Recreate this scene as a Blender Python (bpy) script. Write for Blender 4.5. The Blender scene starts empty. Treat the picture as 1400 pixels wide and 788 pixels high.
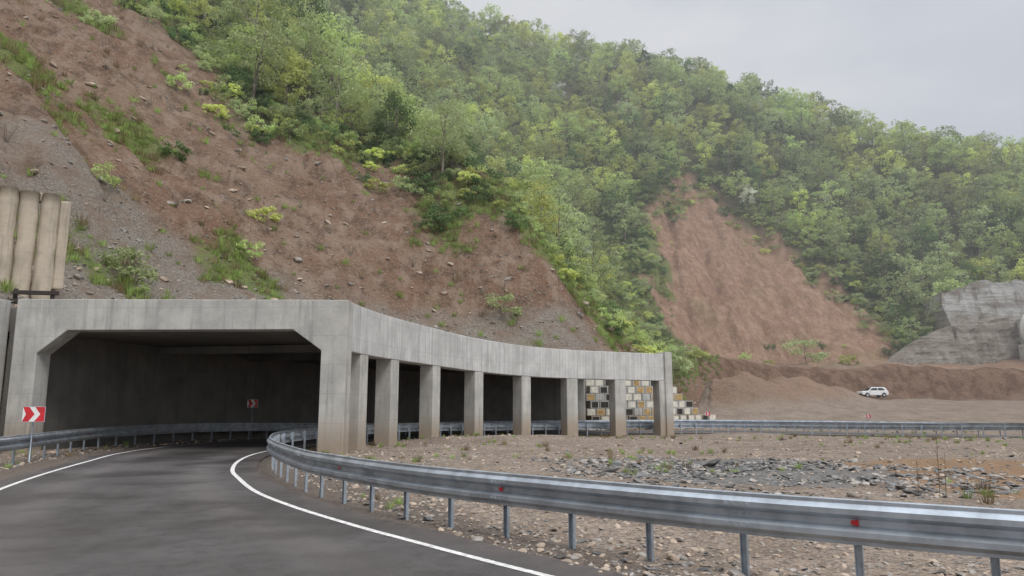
import bpy, math, random, numpy as np
from mathutils import Vector
random.seed(3); rs=np.random.RandomState(7)
scene=bpy.context.scene
COL=scene.collection
# ------------------------------------------------------------ helpers
def ss(a,b,x):
    t=np.clip((np.asarray(x,float)-a)/(b-a),0,1); return t*t*(3-2*t)
def _h(ix,iy,seed):
    n=(ix.astype(np.int64)*374761393+iy.astype(np.int64)*668265263+seed*1442695041)&0x7fffffff
    n=((n^(n>>13))*1274126177)&0x7fffffff
    n=n^(n>>16)
    return (n&0xffffff)/float(0xffffff)
def vn(x,y,seed=0):
    x=np.asarray(x,float);y=np.asarray(y,float)
    ix=np.floor(x);iy=np.floor(y);fx=x-ix;fy=y-iy
    fx=fx*fx*(3-2*fx);fy=fy*fy*(3-2*fy)
    a=_h(ix,iy,seed);b=_h(ix+1,iy,seed);c=_h(ix,iy+1,seed);d=_h(ix+1,iy+1,seed)
    return (a*(1-fx)+b*fx)*(1-fy)+(c*(1-fx)+d*fx)*fy
def fbm(x,y,seed=0,o=4):
    r=0;a=.5;t=0
    for i in range(o):
        r=r+a*vn(x*2**i+i*17.3,y*2**i-i*9.1,seed+i);t+=a;a*=.5
    return r/t*2-1
def catmull(P,step=.5):
    P=[np.array(p,float) for p in P]
    P=[2*P[0]-P[1]]+P+[2*P[-1]-P[-2]]
    out=[]
    for i in range(1,len(P)-2):
        a,b,c,d=P[i-1:i+3]
        for t in np.linspace(0,1,16,endpoint=False):
            out.append(.5*(2*b+(c-a)*t+(2*a-5*b+4*c-d)*t*t+(3*b-a-3*c+d)*t**3))
    out.append(P[-2]); out=np.array(out)
    seg=np.linalg.norm(np.diff(out,axis=0),axis=1);s=np.concatenate([[0],np.cumsum(seg)])
    n=max(2,int(round(s[-1]/step))+1);q=np.linspace(0,s[-1],n)
    return np.stack([np.interp(q,s,out[:,0]),np.interp(q,s,out[:,1])],1)
def tang(P):
    t=np.gradient(P,axis=0);return t/np.linalg.norm(t,axis=1)[:,None]
def offset(P,o):
    t=tang(P);return P+np.stack([-t[:,1],t[:,0]],1)*o
def pdist(x,y,P):
    """signed distance (left positive) and arclength to polyline"""
    x=np.atleast_1d(np.asarray(x,float)).ravel();y=np.atleast_1d(np.asarray(y,float)).ravel()
    A=P[:-1];B=P[1:];AB=B-A;L=np.linalg.norm(AB,axis=1);S=np.concatenate([[0],np.cumsum(L)])
    D=np.empty_like(x);SS=np.empty_like(x)
    for c in range(0,len(x),4000):
        xs=x[c:c+4000,None];ys=y[c:c+4000,None]
        dx=xs-A[:,0];dy=ys-A[:,1]
        t=np.clip((dx*AB[:,0]+dy*AB[:,1])/(L*L),0,1)
        ex=dx-t*AB[:,0];ey=dy-t*AB[:,1];q=ex*ex+ey*ey
        k=np.argmin(q,axis=1);r=np.arange(len(k))
        cr=AB[k,0]*dy[r,k]-AB[k,1]*dx[r,k]
        D[c:c+4000]=np.sqrt(q[r,k])*np.where(cr>=0,1,-1)
        SS[c:c+4000]=S[k]+t[r,k]*L[k]
    return D,SS
# ------------------------------------------------------------ layout paths (metres)
PILLARS=[(-7.45,31.4),(-7.2,33.8),(-6.4,37.8),(-4.8,43.2),(-2.5,48.3),(.7,52.7),(4.3,55.6),(8.2,57.5),(12.0,59.4)]
TOEF=catmull([(-25,-60),(-24.3,0),(-23.0,20),(-21.6,28),(-20.9,34),(-19.6,41.2),(-16.9,48),(-13.3,54.5),(-8.4,61.2),(-3.2,65.6),(1.7,67.9),(6.5,70.3),(13,73.5),(19,77.5),(23.5,88),(28,103),(38,122),(58,137),(100,145),(170,142),(300,135),(460,130)],1.0)
TOE=np.concatenate([TOEF[:60:10],TOEF[60:240:2],TOEF[240::12],TOEF[-1:]])
RLINE=catmull([(9,0.2),(3.6,5.6),(.39,9.05),(-1.52,11.3),(-2.7,12.75),(-4.3,14.9),(-5.9,17.4),(-7.4,20.4),(-8.6,23.1),(-9.8,26.95),(-10.5,30.9),(-10.4,34.5),(-9.6,38.8),(-7.8,44.3),(-5.3,49.9),(-1.6,54.9),(2.4,58.4),(6.5,60.6),(10.5,62.6),(16.5,63.4),(24.8,59.9),(34.8,50.7),(41,41),(46,28)],.5)
LLINE=catmull([(1,-7),(-3.6,0),(-7.6,8),(-10.1,13),(-12.0,17.5),(-13.5,21.6),(-14.9,26.2),(-16.2,31),(-16.4,35.5),(-15.5,40.5),(-13.6,46.5),(-10.7,52.8),(-6,58.9),(-.8,63.2),(4,65.6),(8.3,67.6),(16.5,69.2),(27.6,65),(39,55),(46.5,43),(52,28)],.5)
RRAIL=catmull([(9.5,4.9),(7.0,6.6),(4.4,8.25),(3.2,9.03),(2.12,9.86),(1.12,10.73),(.16,11.6),(-.77,12.45),(-1.65,13.35),(-2.4,14.25),(-3.1,15.15),(-3.77,16.1),(-4.4,17.0),(-5.0,18.1),(-5.7,19.5),(-6.4,21),(-7.1,22.6),(-7.7,24.2),(-8.3,26.2),(-8.9,28.6),(-9.1,31),(-8.6,34.2),(-7.6,38.1),(-5.9,43.6),(-3.5,48.9),(-.2,53.5),(3.6,56.7),(7.6,58.7),(11.2,60.6),(16,61.6),(24,58.2),(33.6,49.5),(40,40),(44,30)],.35)
LRAIL=catmull([(-12.5,8),(-14.6,15),(-16.9,24.7),(-18.9,32.8),(-19.0,37),(-17.9,42),(-15.5,47.6),(-12.1,53.6),(-7.4,59.9),(-2.4,64.2),(2.4,66.6),(7,68.8),(16.5,70.8),(28.5,66.5),(40,56.5),(48,44),(53,30)],.5)
FOREST=catmull([(-300,260),(-150,190),(-90,140),(-62,110),(-50,105),(-38,95),(-29,97),(-19,101),(-10,97),(0,96),(8,95),(13,106),(15,125),(17,150),(22,180),(33,196),(43,215),(56,236),(70,228),(82,216),(92,204),(98,190),(96,180),(103,178),(112,178),(150,180),(300,170),(460,160)],4.0)
SCARP=catmull([(25,135),(30,165),(40,200),(56,236),(70,228),(82,216),(92,204),(99,190),(99,170),(104,150)],3.0)
nR=400
def resamp(P,n):
    s=np.concatenate([[0],np.cumsum(np.linalg.norm(np.diff(P,axis=0),axis=1))]);q=np.linspace(0,s[-1],n)
    return np.stack([np.interp(q,s,P[:,0]),np.interp(q,s,P[:,1])],1)
RC=(resamp(RLINE,nR)+resamp(LLINE,nR))/2
RC1=RC[::6]
def s_at(p): return pdist([p[0]],[p[1]],TOE)[1][0]
sH=s_at((6.5,70.3));sI=s_at((19,77.5));sJ=s_at((26,98));sK=s_at((40,124));sP=s_at((-21.6,34));sE=s_at((-13.3,54.5))
def ground(x,y):
    return -.4*ss(40,60,y)+3.0*ss(68,140,y)
RX=[-400,-200,-110,-65,0,48,95,157,219,330,500]
RZ=[330,270,206,168,157,151,131,92,76,66,55]
def mound(x,y): return np.exp(-((x-31)/8.0)**2-((y-102)/6.)**2)*5.2+np.exp(-((x-44)/13.)**2-((y-119)/6.)**2)*3.4
def terrain(x,y,full=False):
    shp=np.shape(x);x=np.asarray(x,float).ravel();y=np.asarray(y,float).ravel()
    d,s=pdist(x,y,TOE);rd=np.abs(pdist(x,y,RC1)[0])
    g=ground(x,y)
    rough=ss(4.6,7.5,rd)*ss(-.2,-2.2,d)
    z=g-.035+rough*(.14*fbm(x/3.2,y/3.2,5)+.26*ss(.05,.5,fbm(x/9,y/9,9)))
    z=z+ss(70,100,y)*ss(-1,-8,d)*.9*fbm(x/12,y/12,31)
    z=z+mound(x,y)*(1+.3*fbm(x/2.5,y/2.5,66))*ss(66,80,y)
    h0=5.7*(1-ss(sH+1,sH+13,s))+g
    slope=.93-.12*ss(sP,sI,s)
    steep=ss(sH-12,sH+4,s)*(1-ss(sJ,sK,s))
    dd=np.maximum(d-1.2,0)
    A=h0+.3*np.minimum(dd,1.5)+np.maximum(dd-1.0,0)*(slope*(.60+.40*ss(6,18,dd))*(1-steep)+steep*(1.15-.3*ss(14,45,dd)))
    bw=5+1.5*fbm(x/6,y/6,78)
    B=g+(6.3+1.2*fbm(x/14,y/14,77)+.5*fbm(x/3,y/3,79))*ss(0,1,d/bw)+.86*np.maximum(d-26,0)*(.8+.2*ss(26,60,d))+.1*np.minimum(d,30)+.3*np.maximum(d-75,0)
    w=ss(sJ,sK,s)
    h=A*(1-w)+B*w
    n1=fbm(x/55,y/55,11)*9*ss(15,90,d)+fbm(x/17,y/17,12)*2.6*ss(3,35,d)*(1-.75*w*(1-ss(24,40,d)))
    n2=fbm(s/3.0,d/16,14)*.7*ss(3,14,d)*(1-ss(60,100,d))+(.35*fbm(x/2.2,y/2.2,15)+.8*np.maximum(fbm(x/4.5,y/4.5,18),0)*ss(9,16,d))*ss(1.5,6,d)
    rg=1-np.abs(fbm(s/5.5+.02*d,d/30,16));n2=n2-1.3*ss(.72,.98,rg)*ss(9,18,d)*(1-ss(60,90,d))
    sc=scar_mask(x,y,d)
    wx=x+6*fbm(x/20,y/20,97)
    rs_=1-np.abs(fbm(wx/13,y/45,95));h=h+n1+n2+sc*(-2.5+2.2*fbm(wx/9,y/22,91)+.9*fbm(x/3,y/6,92)-2.4*ss(.8,.98,rs_))
    cap=np.interp(x,RX,RZ)+5*fbm(x/30,y/30,21)-.5*np.maximum(y-300,0)
    k=14.;hh=np.clip(.5+.5*(cap-h)/k,0,1);h=cap*(1-hh)+h*hh-k*hh*(1-hh)*ss(20,80,d)
    wall=(1-ss(sH+1,sH+13,s))
    m=np.where(d>1.2,1.0,0.0)*wall+ss(0,3,d)*(1-wall)
    z=z*(1-m)+h*m
    if full: return z.reshape(shp),d,s,rd
    return z.reshape(shp)
def scar_mask(x,y,d):
    r=np.zeros_like(x);k=(y>135)&(x>20)&(x<108)&(y<245)
    if k.any():
        q=pdist(x[k]+5*fbm(x[k]/11,y[k]/11,93),y[k]+5*fbm(x[k]/11,y[k]/11,94),SCARP)[0]
        r[k]=ss(.5,-2.5,q)*ss(24,32,d[k])
    return r
# ------------------------------------------------------------ node helpers
def newmat(name):
    m=bpy.data.materials.new(name);m.use_nodes=True;nt=m.node_tree;nt.nodes.clear()
    o=nt.nodes.new('ShaderNodeOutputMaterial');b=nt.nodes.new('ShaderNodeBsdfPrincipled')
    nt.links.new(b.outputs[0],o.inputs[0]);return m,nt,b,o
def setin(nt,sock,v):
    if isinstance(v,bpy.types.NodeSocket): nt.links.new(v,sock)
    elif isinstance(v,(tuple,list)) and len(v)==3 and sock.type=='RGBA': sock.default_value=(*v,1)
    else: sock.default_value=v
def noise(nt,vec,scale,det=4,ro=.55,out=0):
    n=nt.nodes.new('ShaderNodeTexNoise');n.inputs['Scale'].default_value=scale;n.inputs['Detail'].default_value=det;n.inputs['Roughness'].default_value=ro
    if vec is not None: nt.links.new(vec,n.inputs['Vector'])
    return n.outputs[out]
def vor(nt,vec,scale,feat='F1',out='Distance'):
    n=nt.nodes.new('ShaderNodeTexVoronoi');n.feature=feat;n.inputs['Scale'].default_value=scale
    nt.links.new(vec,n.inputs['Vector']);return n.outputs[out]
def mr(nt,v,a,b,c=0,d=1,sm=True):
    n=nt.nodes.new('ShaderNodeMapRange');n.interpolation_type='SMOOTHSTEP' if sm else 'LINEAR'
    setin(nt,n.inputs[0],v)
    for i,k in zip((1,2,3,4),(a,b,c,d)): n.inputs[i].default_value=k
    return n.outputs[0]
def mix(nt,f,a,b,mode='MIX'):
    n=nt.nodes.new('ShaderNodeMix');n.data_type='RGBA';n.blend_type=mode
    setin(nt,n.inputs[0],f);setin(nt,n.inputs[6],a);setin(nt,n.inputs[7],b);return n.outputs[2]
def math_(nt,op,a,b=0.):
    n=nt.nodes.new('ShaderNodeMath');n.operation=op;setin(nt,n.inputs[0],a);setin(nt,n.inputs[1],b);return n.outputs[0]
def attr(nt,name):
    n=nt.nodes.new('ShaderNodeAttribute');n.attribute_name=name;return n.outputs['Fac']
def pos(nt,scale=(1,1,1)):
    g=nt.nodes.new('ShaderNodeNewGeometry');m=nt.nodes.new('ShaderNodeMapping');m.inputs['Scale'].default_value=scale
    nt.links.new(g.outputs['Position'],m.inputs[0]);return m.outputs[0]
def zpos(nt):
    g=nt.nodes.new('ShaderNodeNewGeometry');s=nt.nodes.new('ShaderNodeSeparateXYZ');nt.links.new(g.outputs['Position'],s.inputs[0]);return s.outputs[2]
def bump(nt,b,h,strength,dist):
    n=nt.nodes.new('ShaderNodeBump');n.inputs['Strength'].default_value=strength;n.inputs['Distance'].default_value=dist
    nt.links.new(h,n.inputs['Height']);nt.links.new(n.outputs[0],b.inputs['Normal'])
def sepc(nt,c):
    s=nt.nodes.new('ShaderNodeSeparateColor');nt.links.new(c,s.inputs[0]);return s.outputs
def simple(name,col,rough=.6,metal=0,var=.15,scale=4,spec=.4,det=4):
    m,nt,b,o=newmat(name);p=pos(nt);n=noise(nt,p,scale,det,.6)
    c=mix(nt,mr(nt,n,.3,.7),tuple(max(0,k*(1-var)) for k in col),tuple(k*(1+var) for k in col))
    setin(nt,b.inputs['Base Color'],c);b.inputs['Roughness'].default_value=rough;b.inputs['Metallic'].default_value=metal
    b.inputs['Specular IOR Level'].default_value=spec
    return m
# ------------------------------------------------------------ materials
def mat_terrain():
    m,nt,b,o=newmat('terrain_soil');p=pos(nt)
    nbig=noise(nt,p,.07,3,.6);nmid=noise(nt,p,.45,6,.68);nfin=noise(nt,p,3.0,5,.75)
    st=noise(nt,pos(nt,(.55,.3,.12)),1.0,5,.7)
    a2=sepc(nt,vor(nt,p,11.0,'F1','Color'));a3=sepc(nt,vor(nt,p,26.0,'F1','Color'))
    soil=mix(nt,mr(nt,nbig,.35,.65),(.29,.175,.115),(.37,.26,.185))
    soil=mix(nt,mr(nt,nmid,.46,.62,0,.9),soil,(.18,.115,.08))
    soil=mix(nt,mr(nt,st,.45,.64,0,.7),soil,(.46,.35,.265))
    soil=mix(nt,mr(nt,nfin,.50,.68,0,.75),soil,(.47,.375,.295))
    soil=mix(nt,mr(nt,a3[1],.7,.9,0,.45),soil,(.12,.085,.065))
    scar=mix(nt,mr(nt,nmid,.35,.65),(.41,.24,.155),(.54,.36,.26))
    scar=mix(nt,mr(nt,st,.42,.62,0,.8),scar,(.30,.175,.115))
    scar=mix(nt,mr(nt,nfin,.5,.7,0,.6),scar,(.58,.44,.35))
    soil=mix(nt,attr(nt,'a_scar'),soil,scar)
    grav=mix(nt,a2[0],(.25,.215,.175),(.43,.38,.325))
    grav=mix(nt,mr(nt,a2[1],.5,1,0,.8),grav,(.50,.445,.385))
    grav=mix(nt,mr(nt,a3[0],.7,.9,0,.7),grav,(.14,.125,.11))
    grav=mix(nt,mr(nt,nmid,.46,.62,0,.65),grav,(.31,.22,.16))
    soil=mix(nt,attr(nt,'a_gravel'),soil,grav)
    bank=mix(nt,mr(nt,nmid,.4,.6),(.20,.12,.078),(.33,.21,.145));bank=mix(nt,mr(nt,nfin,.5,.68,0,.6),bank,(.13,.085,.06))
    soil=mix(nt,attr(nt,'a_bank'),soil,bank)
    flat=mix(nt,mr(nt,nmid,.3,.7),(.22,.165,.125),(.37,.295,.235))
    flat=mix(nt,mr(nt,a2[0],.66,.74,0,.6),flat,(.14,.12,.105))
    flat=mix(nt,mr(nt,a3[1],.6,.75,0,.6),flat,(.12,.10,.085))
    flat=mix(nt,mr(nt,a3[2],.85,.93,0,.6),flat,(.40,.36,.32))
    flat=mix(nt,mr(nt,nfin,.5,.7,0,.5),flat,(.18,.13,.095))
    soil=mix(nt,attr(nt,'a_flat'),soil,flat)
    wet=mix(nt,a3[0],(.075,.06,.05),(.20,.165,.14))
    soil=mix(nt,mr(nt,math_(nt,'ADD',attr(nt,'a_edge'),math_(nt,'SUBTRACT',nmid,.5)),.3,.7,0,.85),soil,wet)
    red=mix(nt,mr(nt,nfin,.35,.65),(.31,.19,.11),(.21,.14,.085))
    soil=mix(nt,mr(nt,math_(nt,'ADD',attr(nt,'a_red'),math_(nt,'SUBTRACT',nmid,.5)),.4,.6,0,.85),soil,red)
    sl=mix(nt,a2[0],(.10,.10,.10),(.24,.235,.225))
    soil=mix(nt,mr(nt,math_(nt,'ADD',attr(nt,'a_slate'),math_(nt,'SUBTRACT',nmid,.5)),.4,.6,0,.9),soil,sl)
    grass=mix(nt,mr(nt,nfin,.3,.7),(.13,.19,.05),(.27,.33,.11))
    grass=mix(nt,mr(nt,nmid,.5,.7,0,.5),grass,(.26,.22,.13))
    gm=mr(nt,math_(nt,'ADD',attr(nt,'a_grass'),math_(nt,'MULTIPLY',math_(nt,'SUBTRACT',nfin,.5),2.2)),.3,.85,0,.85)
    soil=mix(nt,gm,soil,grass)
    ff=mix(nt,mr(nt,nmid,.35,.65),(.17,.15,.09),(.12,.145,.055));ff=mix(nt,mr(nt,nfin,.45,.65,0,.7),ff,(.08,.07,.04))
    soil=mix(nt,attr(nt,'a_forest'),soil,ff)
    setin(nt,b.inputs['Base Color'],soil);b.inputs['Roughness'].default_value=.95;b.inputs['Specular IOR Level'].default_value=.15
    hm=noise(nt,p,.7,7,.74)
    bump(nt,b,math_(nt,'MULTIPLY',hm,math_(nt,'SUBTRACT',1.0,math_(nt,'MULTIPLY',attr(nt,'a_flat'),.82))),1.0,1.4)
    return m
def mat_concrete(name='weathered_concrete',base=(.60,.60,.58),stain=True,plank=True,dark=1.0,streak=.65):
    m,nt,b,o=newmat(name);p=pos(nt)
    a=noise(nt,p,.7,5,.65);f=noise(nt,p,7,4,.7);st=noise(nt,pos(nt,(2.6,2.6,.16)),1.3,4,.65)
    c=mix(nt,mr(nt,a,.3,.7),tuple(k*.80 for k in base),tuple(k*1.12 for k in base))
    c=mix(nt,mr(nt,st,.48,.72,0,streak),c,tuple(k*.48 for k in base))
    c=mix(nt,mr(nt,f,.55,.8,0,.5),c,tuple(k*.6 for k in base))
    if stain:
        z=math_(nt,'ADD',zpos(nt),math_(nt,'MULTIPLY',a,-1.6))
        c=mix(nt,mr(nt,z,1.0,-.6,0,.7),c,(.32,.235,.155))
    h=math_(nt,'ADD',math_(nt,'MULTIPLY',f,.35),math_(nt,'MULTIPLY',a,.3))
    if plank:
        al=attr(nt,'along')
        w=math_(nt,'FRACT',math_(nt,'MULTIPLY',al,3.6))
        ln=mr(nt,math_(nt,'ABSOLUTE',math_(nt,'SUBTRACT',w,.5)),.40,.5)
        wn=nt.nodes.new('ShaderNodeTexWhiteNoise');wn.noise_dimensions='1D';nt.links.new(math_(nt,'FLOOR',math_(nt,'MULTIPLY',al,3.6)),wn.inputs['W'])
        c=mix(nt,math_(nt,'MULTIPLY',wn.outputs[0],.35),c,(.38,.375,.36))
        c=mix(nt,math_(nt,'MULTIPLY',ln,.35),c,(.2,.195,.19))
        h=math_(nt,'SUBTRACT',h,math_(nt,'MULTIPLY',ln,.3))
    zz=math_(nt,'FRACT',math_(nt,'MULTIPLY',zpos(nt),.82))
    l2=mr(nt,math_(nt,'ABSOLUTE',math_(nt,'SUBTRACT',zz,.5)),.485,.5)
    c=mix(nt,math_(nt,'MULTIPLY',l2,.35),c,(.2,.195,.19))
    setin(nt,b.inputs['Base Color'],c);b.inputs['Roughness'].default_value=.85;b.inputs['Specular IOR Level'].default_value=.25
    bump(nt,b,h,.6,.05);return m
def mat_shot():
    m,nt,b,o=newmat('shotcrete');p=pos(nt)
    a=noise(nt,p,.22,6,.7);st=noise(nt,pos(nt,(.5,.5,.10)),1.0,5,.65);la=noise(nt,pos(nt,(.05,.05,.55)),1.0,4,.6)
    up=mr(nt,math_(nt,'ADD',zpos(nt),math_(nt,'MULTIPLY',a,5)),25,27)
    c=mix(nt,mr(nt,a,.35,.65),(.23,.20,.165),(.34,.31,.27))
    c=mix(nt,up,c,mix(nt,mr(nt,a,.35,.65),(.33,.325,.305),(.43,.425,.41)))
    c=mix(nt,mr(nt,st,.48,.64,0,.75),c,(.16,.135,.11));c=mix(nt,mr(nt,la,.5,.58,0,.6),c,(.18,.15,.12))
    setin(nt,b.inputs['Base Color'],c);b.inputs['Roughness'].default_value=.9;bump(nt,b,math_(nt,'ADD',a,la),.8,1.2);return m
def mat_asphalt():
    m,nt,b,o=newmat('asphalt');p=pos(nt)
    a=noise(nt,p,.35,5,.6);f=noise(nt,p,60,2,.7);md=noise(nt,p,3,5,.7)
    al=attr(nt,'across')
    c=mix(nt,mr(nt,a,.3,.7),(.052,.047,.047),(.098,.088,.086))
    c=mix(nt,mr(nt,md,.42,.68,0,.6),c,(.042,.037,.037))
    tr=mr(nt,math_(nt,'ABSOLUTE',math_(nt,'SUBTRACT',math_(nt,'ABSOLUTE',math_(nt,'SUBTRACT',al,3.6)),1.7)),0,.9,.5,0)
    c=mix(nt,math_(nt,'MULTIPLY',tr,mr(nt,a,.35,.6,.4,1)),c,(.155,.138,.133))
    ed=mr(nt,math_(nt,'ABSOLUTE',math_(nt,'SUBTRACT',al,3.6)),2.8,3.9,0,.7)
    c=mix(nt,math_(nt,'MULTIPLY',ed,mr(nt,md,.35,.6)),c,(.17,.14,.12))
    c=mix(nt,mr(nt,f,.55,.75,0,.45),c,(.23,.21,.20))
    setin(nt,b.inputs['Base Color'],c);setin(nt,b.inputs['Roughness'],mr(nt,a,.35,.65,.36,.7));b.inputs['Specular IOR Level'].default_value=.45
    bump(nt,b,math_(nt,'ADD',f,md),.5,.012);return m
def mat_leaf(name,c1,c2,tr=.35):
    m,nt,b,o=newmat(name);oi=nt.nodes.new('ShaderNodeObjectInfo')
    c=mix(nt,attr(nt,'lv'),c1,c2)
    v=mr(nt,oi.outputs['Random'],0,1,.70,1.38,False)
    hs=nt.nodes.new('ShaderNodeHueSaturation');hs.inputs['Saturation'].default_value=.92;nt.links.new(c,hs.inputs['Color']);nt.links.new(v,hs.inputs['Value'])
    setin(nt,hs.inputs['Hue'],mr(nt,oi.outputs['Random'],0,1,.49,.508,False))
    nt.nodes.remove(b)
    d=nt.nodes.new('ShaderNodeBsdfDiffuse');t=nt.nodes.new('ShaderNodeBsdfTranslucent');mx=nt.nodes.new('ShaderNodeMixShader');mx.inputs[0].default_value=tr
    nt.links.new(hs.outputs[0],d.inputs[0]);nt.links.new(hs.outputs[0],t.inputs[0])
    nt.links.new(d.outputs[0],mx.inputs[1]);nt.links.new(t.outputs[0],mx.inputs[2]);nt.links.new(mx.outputs[0],o.inputs[0])
    return m
M_TER=mat_terrain();M_CON=mat_concrete();M_CONP=mat_concrete('pillar_concrete',(.50,.49,.455),True,False)
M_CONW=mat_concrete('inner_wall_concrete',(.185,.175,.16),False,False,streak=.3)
M_PILE=mat_concrete('pile_concrete',(.50,.43,.34),False,False);M_SHOT=mat_shot()
M_ASP=mat_asphalt()
M_STEEL=simple('galvanised_steel',(.44,.48,.52),.45,.7,.22,2.5)
M_STEELP=simple('galvanised_post',(.42,.47,.52),.5,.5,.2,5)
M_RED=simple('red_paint',(.6,.03,.04),.4);M_WHITE=simple('white_paint',(.80,.80,.78),.45,0,.05)
M_OCHRE=simple('ochre_paint',(.45,.30,.13),.8,0,.3,3);M_BLACK=simple('black_paint',(.04,.035,.03),.7,0,.4,3);M_CREAM=simple('cream_paint',(.70,.66,.56),.8,0,.15,3)
M_LINE=simple('road_line_paint',(.70,.69,.66),.7,0,.28,9)
M_BARK=simple('bark',(.22,.19,.16),.9,0,.4,1,.2,1)
M_ROCK=simple('grey_rock',(.32,.29,.26),.9,0,.45,2.2);M_SLATE=simple('dark_slate',(.16,.158,.155),.8,0,.5,2)
M_ROCKT=simple('tan_rock',(.40,.32,.25),.9,0,.4,2)
M_DARK=simple('dark_timber',(.05,.04,.035),.8);M_GLASS=simple('dark_glass',(.02,.025,.03),.1,0,.1,2,.6);M_TYRE=simple('tyre_rubber',(.02,.02,.02),.8)
M_CARW=simple('white_car_paint',(.80,.81,.82),.25,0,.03,2,.6);M_BORESHADE=simple('painted_bore_shade',(.02,.02,.02),.9)
LEAF=[mat_leaf('leaf_yellowgreen',(.70,.74,.24),(.57,.64,.19)),mat_leaf('leaf_fresh',(.53,.62,.24),(.43,.54,.19)),
      mat_leaf('leaf_mid',(.37,.47,.20),(.50,.55,.28)),mat_leaf('leaf_dark',(.12,.20,.07),(.19,.29,.11)),
      mat_leaf('leaf_blossom',(.74,.74,.66),(.58,.61,.5))]
M_GRASS=mat_leaf('grass_blade',(.30,.39,.11),(.22,.31,.08));M_STRAW=mat_leaf('dry_stalk',(.25,.19,.10),(.17,.13,.07))
# ------------------------------------------------------------ mesh helpers
def mkobj(name,V,F,mats,parent=None,smooth=False,mi=None,attrs=None,link=True):
    me=bpy.data.meshes.new(name);me.from_pydata([tuple(v) for v in V],[],F)
    for m in (mats if isinstance(mats,list) else [mats]): me.materials.append(m)
    if mi is not None: me.polygons.foreach_set('material_index',np.asarray(mi,dtype=np.int32))
    if smooth: me.polygons.foreach_set('use_smooth',np.ones(len(F),dtype=bool))
    if attrs:
        for k,a in attrs.items():
            at=me.attributes.new(k,'FLOAT','POINT');at.data.foreach_set('value',np.asarray(a,dtype=np.float32))
    me.update();ob=bpy.data.objects.new(name,me)
    if link: COL.objects.link(ob)
    if parent: ob.parent=parent
    return ob
def empty(name,loc=(0,0,0),rz=0):
    e=bpy.data.objects.new(name,None);COL.objects.link(e);e.location=loc;e.rotation_euler=(0,0,rz);e.empty_display_size=.3;return e
def bevel(ob,w=.03,seg=2):
    m=ob.modifiers.new('bevel','BEVEL');m.width=w;m.segments=seg;m.limit_method='ANGLE';return ob
def boxvf(cx,cy,z0,z1,lx,ly,ang=0,tap=1.0):
    c,s=math.cos(ang),math.sin(ang);V=[]
    for z,k in ((z0,1),(z1,tap)):
        for a,b in ((-1,-1),(1,-1),(1,1),(-1,1)):
            x=a*lx/2*k;y=b*ly/2*k;V.append((cx+x*c-y*s,cy+x*s+y*c,z))
    F=[(3,2,1,0),(4,5,6,7),(0,1,5,4),(1,2,6,5),(2,3,7,6),(3,0,4,7)];return V,F
class Acc:
    def __init__(s): s.V=[];s.F=[];s.M=[]
    def add(s,V,F,m=0):
        o=len(s.V);s.V+=list(V);s.F+=[tuple(i+o for i in f) for f in F];s.M+=[m]*len(F)
    def box(s,*a,m=0,**k): s.add(*boxvf(*a,**k),m)
    def tube(s,P,R,n=6,m=0):
        P=[np.array(p,float) for p in P];V=[];F=[]
        for i,p in enumerate(P):
            t=P[min(i+1,len(P)-1)]-P[max(i-1,0)];t/=np.linalg.norm(t)+1e-9
            u=np.cross(t,(0,0,1) if abs(t[2])<.9 else (1,0,0));u/=np.linalg.norm(u);w=np.cross(t,u)
            for k in range(n):
                a=2*math.pi*k/n;V.append(p+R[i]*(math.cos(a)*u+math.sin(a)*w))
        for i in range(len(P)-1):
            for k in range(n): F.append((i*n+k,i*n+(k+1)%n,(i+1)*n+(k+1)%n,(i+1)*n+k))
        F.append(tuple(range(n)));F.append(tuple((len(P)-1)*n+k for k in range(n))[::-1]);s.add(V,F,m)
    def obj(s,name,mats,parent=None,smooth=False,link=True,attrs=None): return mkobj(name,s.V,s.F,mats,parent,smooth,s.M,attrs,link)
def sweep(name,P,prof,mats,zf,parent=None,closed=True,smooth=False,caps=True):
    t=tang(P);n=np.stack([-t[:,1],t[:,0]],1);V=[];F=[];al=[];s=np.concatenate([[0],np.cumsum(np.linalg.norm(np.diff(P,axis=0),axis=1))])
    k=len(prof);G=zf(P[:,0],P[:,1])
    for i in range(len(P)):
        for o,z in prof:
            V.append((P[i,0]+n[i,0]*o,P[i,1]+n[i,1]*o,z+G[i]));al.append(s[i])
    for i in range(len(P)-1):
        for j in range(k if closed else k-1):
            a=i*k+j;b=i*k+(j+1)%k;F.append((a,b,b+k,a+k))
    if closed and caps: F.append(tuple(range(k))[::-1]);F.append(tuple((len(P)-1)*k+j for j in range(k)))
    return mkobj(name,V,F,mats,parent,smooth,attrs={'along':al})
# ------------------------------------------------------------ terrain mesh
def axis(lo,hi,a,b,st,gr=1.045,mx=4.0):
    c=list(np.arange(a,b,st));x=b;h=st
    while x<hi: c.append(x);h=min(h*gr,mx);x+=h
    x=a;h=st;l=[]
    while x>lo: h=min(h*gr,mx);x-=h;l.append(x)
    return np.array(l[::-1]+c)
X=axis(-330,460,-48,48,.5,1.03,3.0);Y=axis(-50,440,4,115,.5,1.02,3.0)
GX,GY=np.meshgrid(X,Y)
Z,d,s,rd=terrain(GX,GY,True)
x=GX.ravel();y=GY.ravel();z=Z.ravel()
def zones(x,y,d,s):
    q=pdist(x+4*fbm(x/9,y/9,41),y+6*fbm(x/9,y/9,42),FOREST)[0]
    return ss(-1.5,1.5,q),q
forest,fq=zones(x,y,d,s)
w_=ss(sJ,sK,s)
flat=np.where(d<1.2,1,1-ss(.5,2.5,d))*(1-w_*ss(0,1.5,d))
flat=flat*(1-.7*ss(.6,2.5,mound(x,y)*(d<0)))
flat=np.maximum(flat,w_*ss(6,8,d)*(1-ss(15,19,d))*.6)
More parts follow.
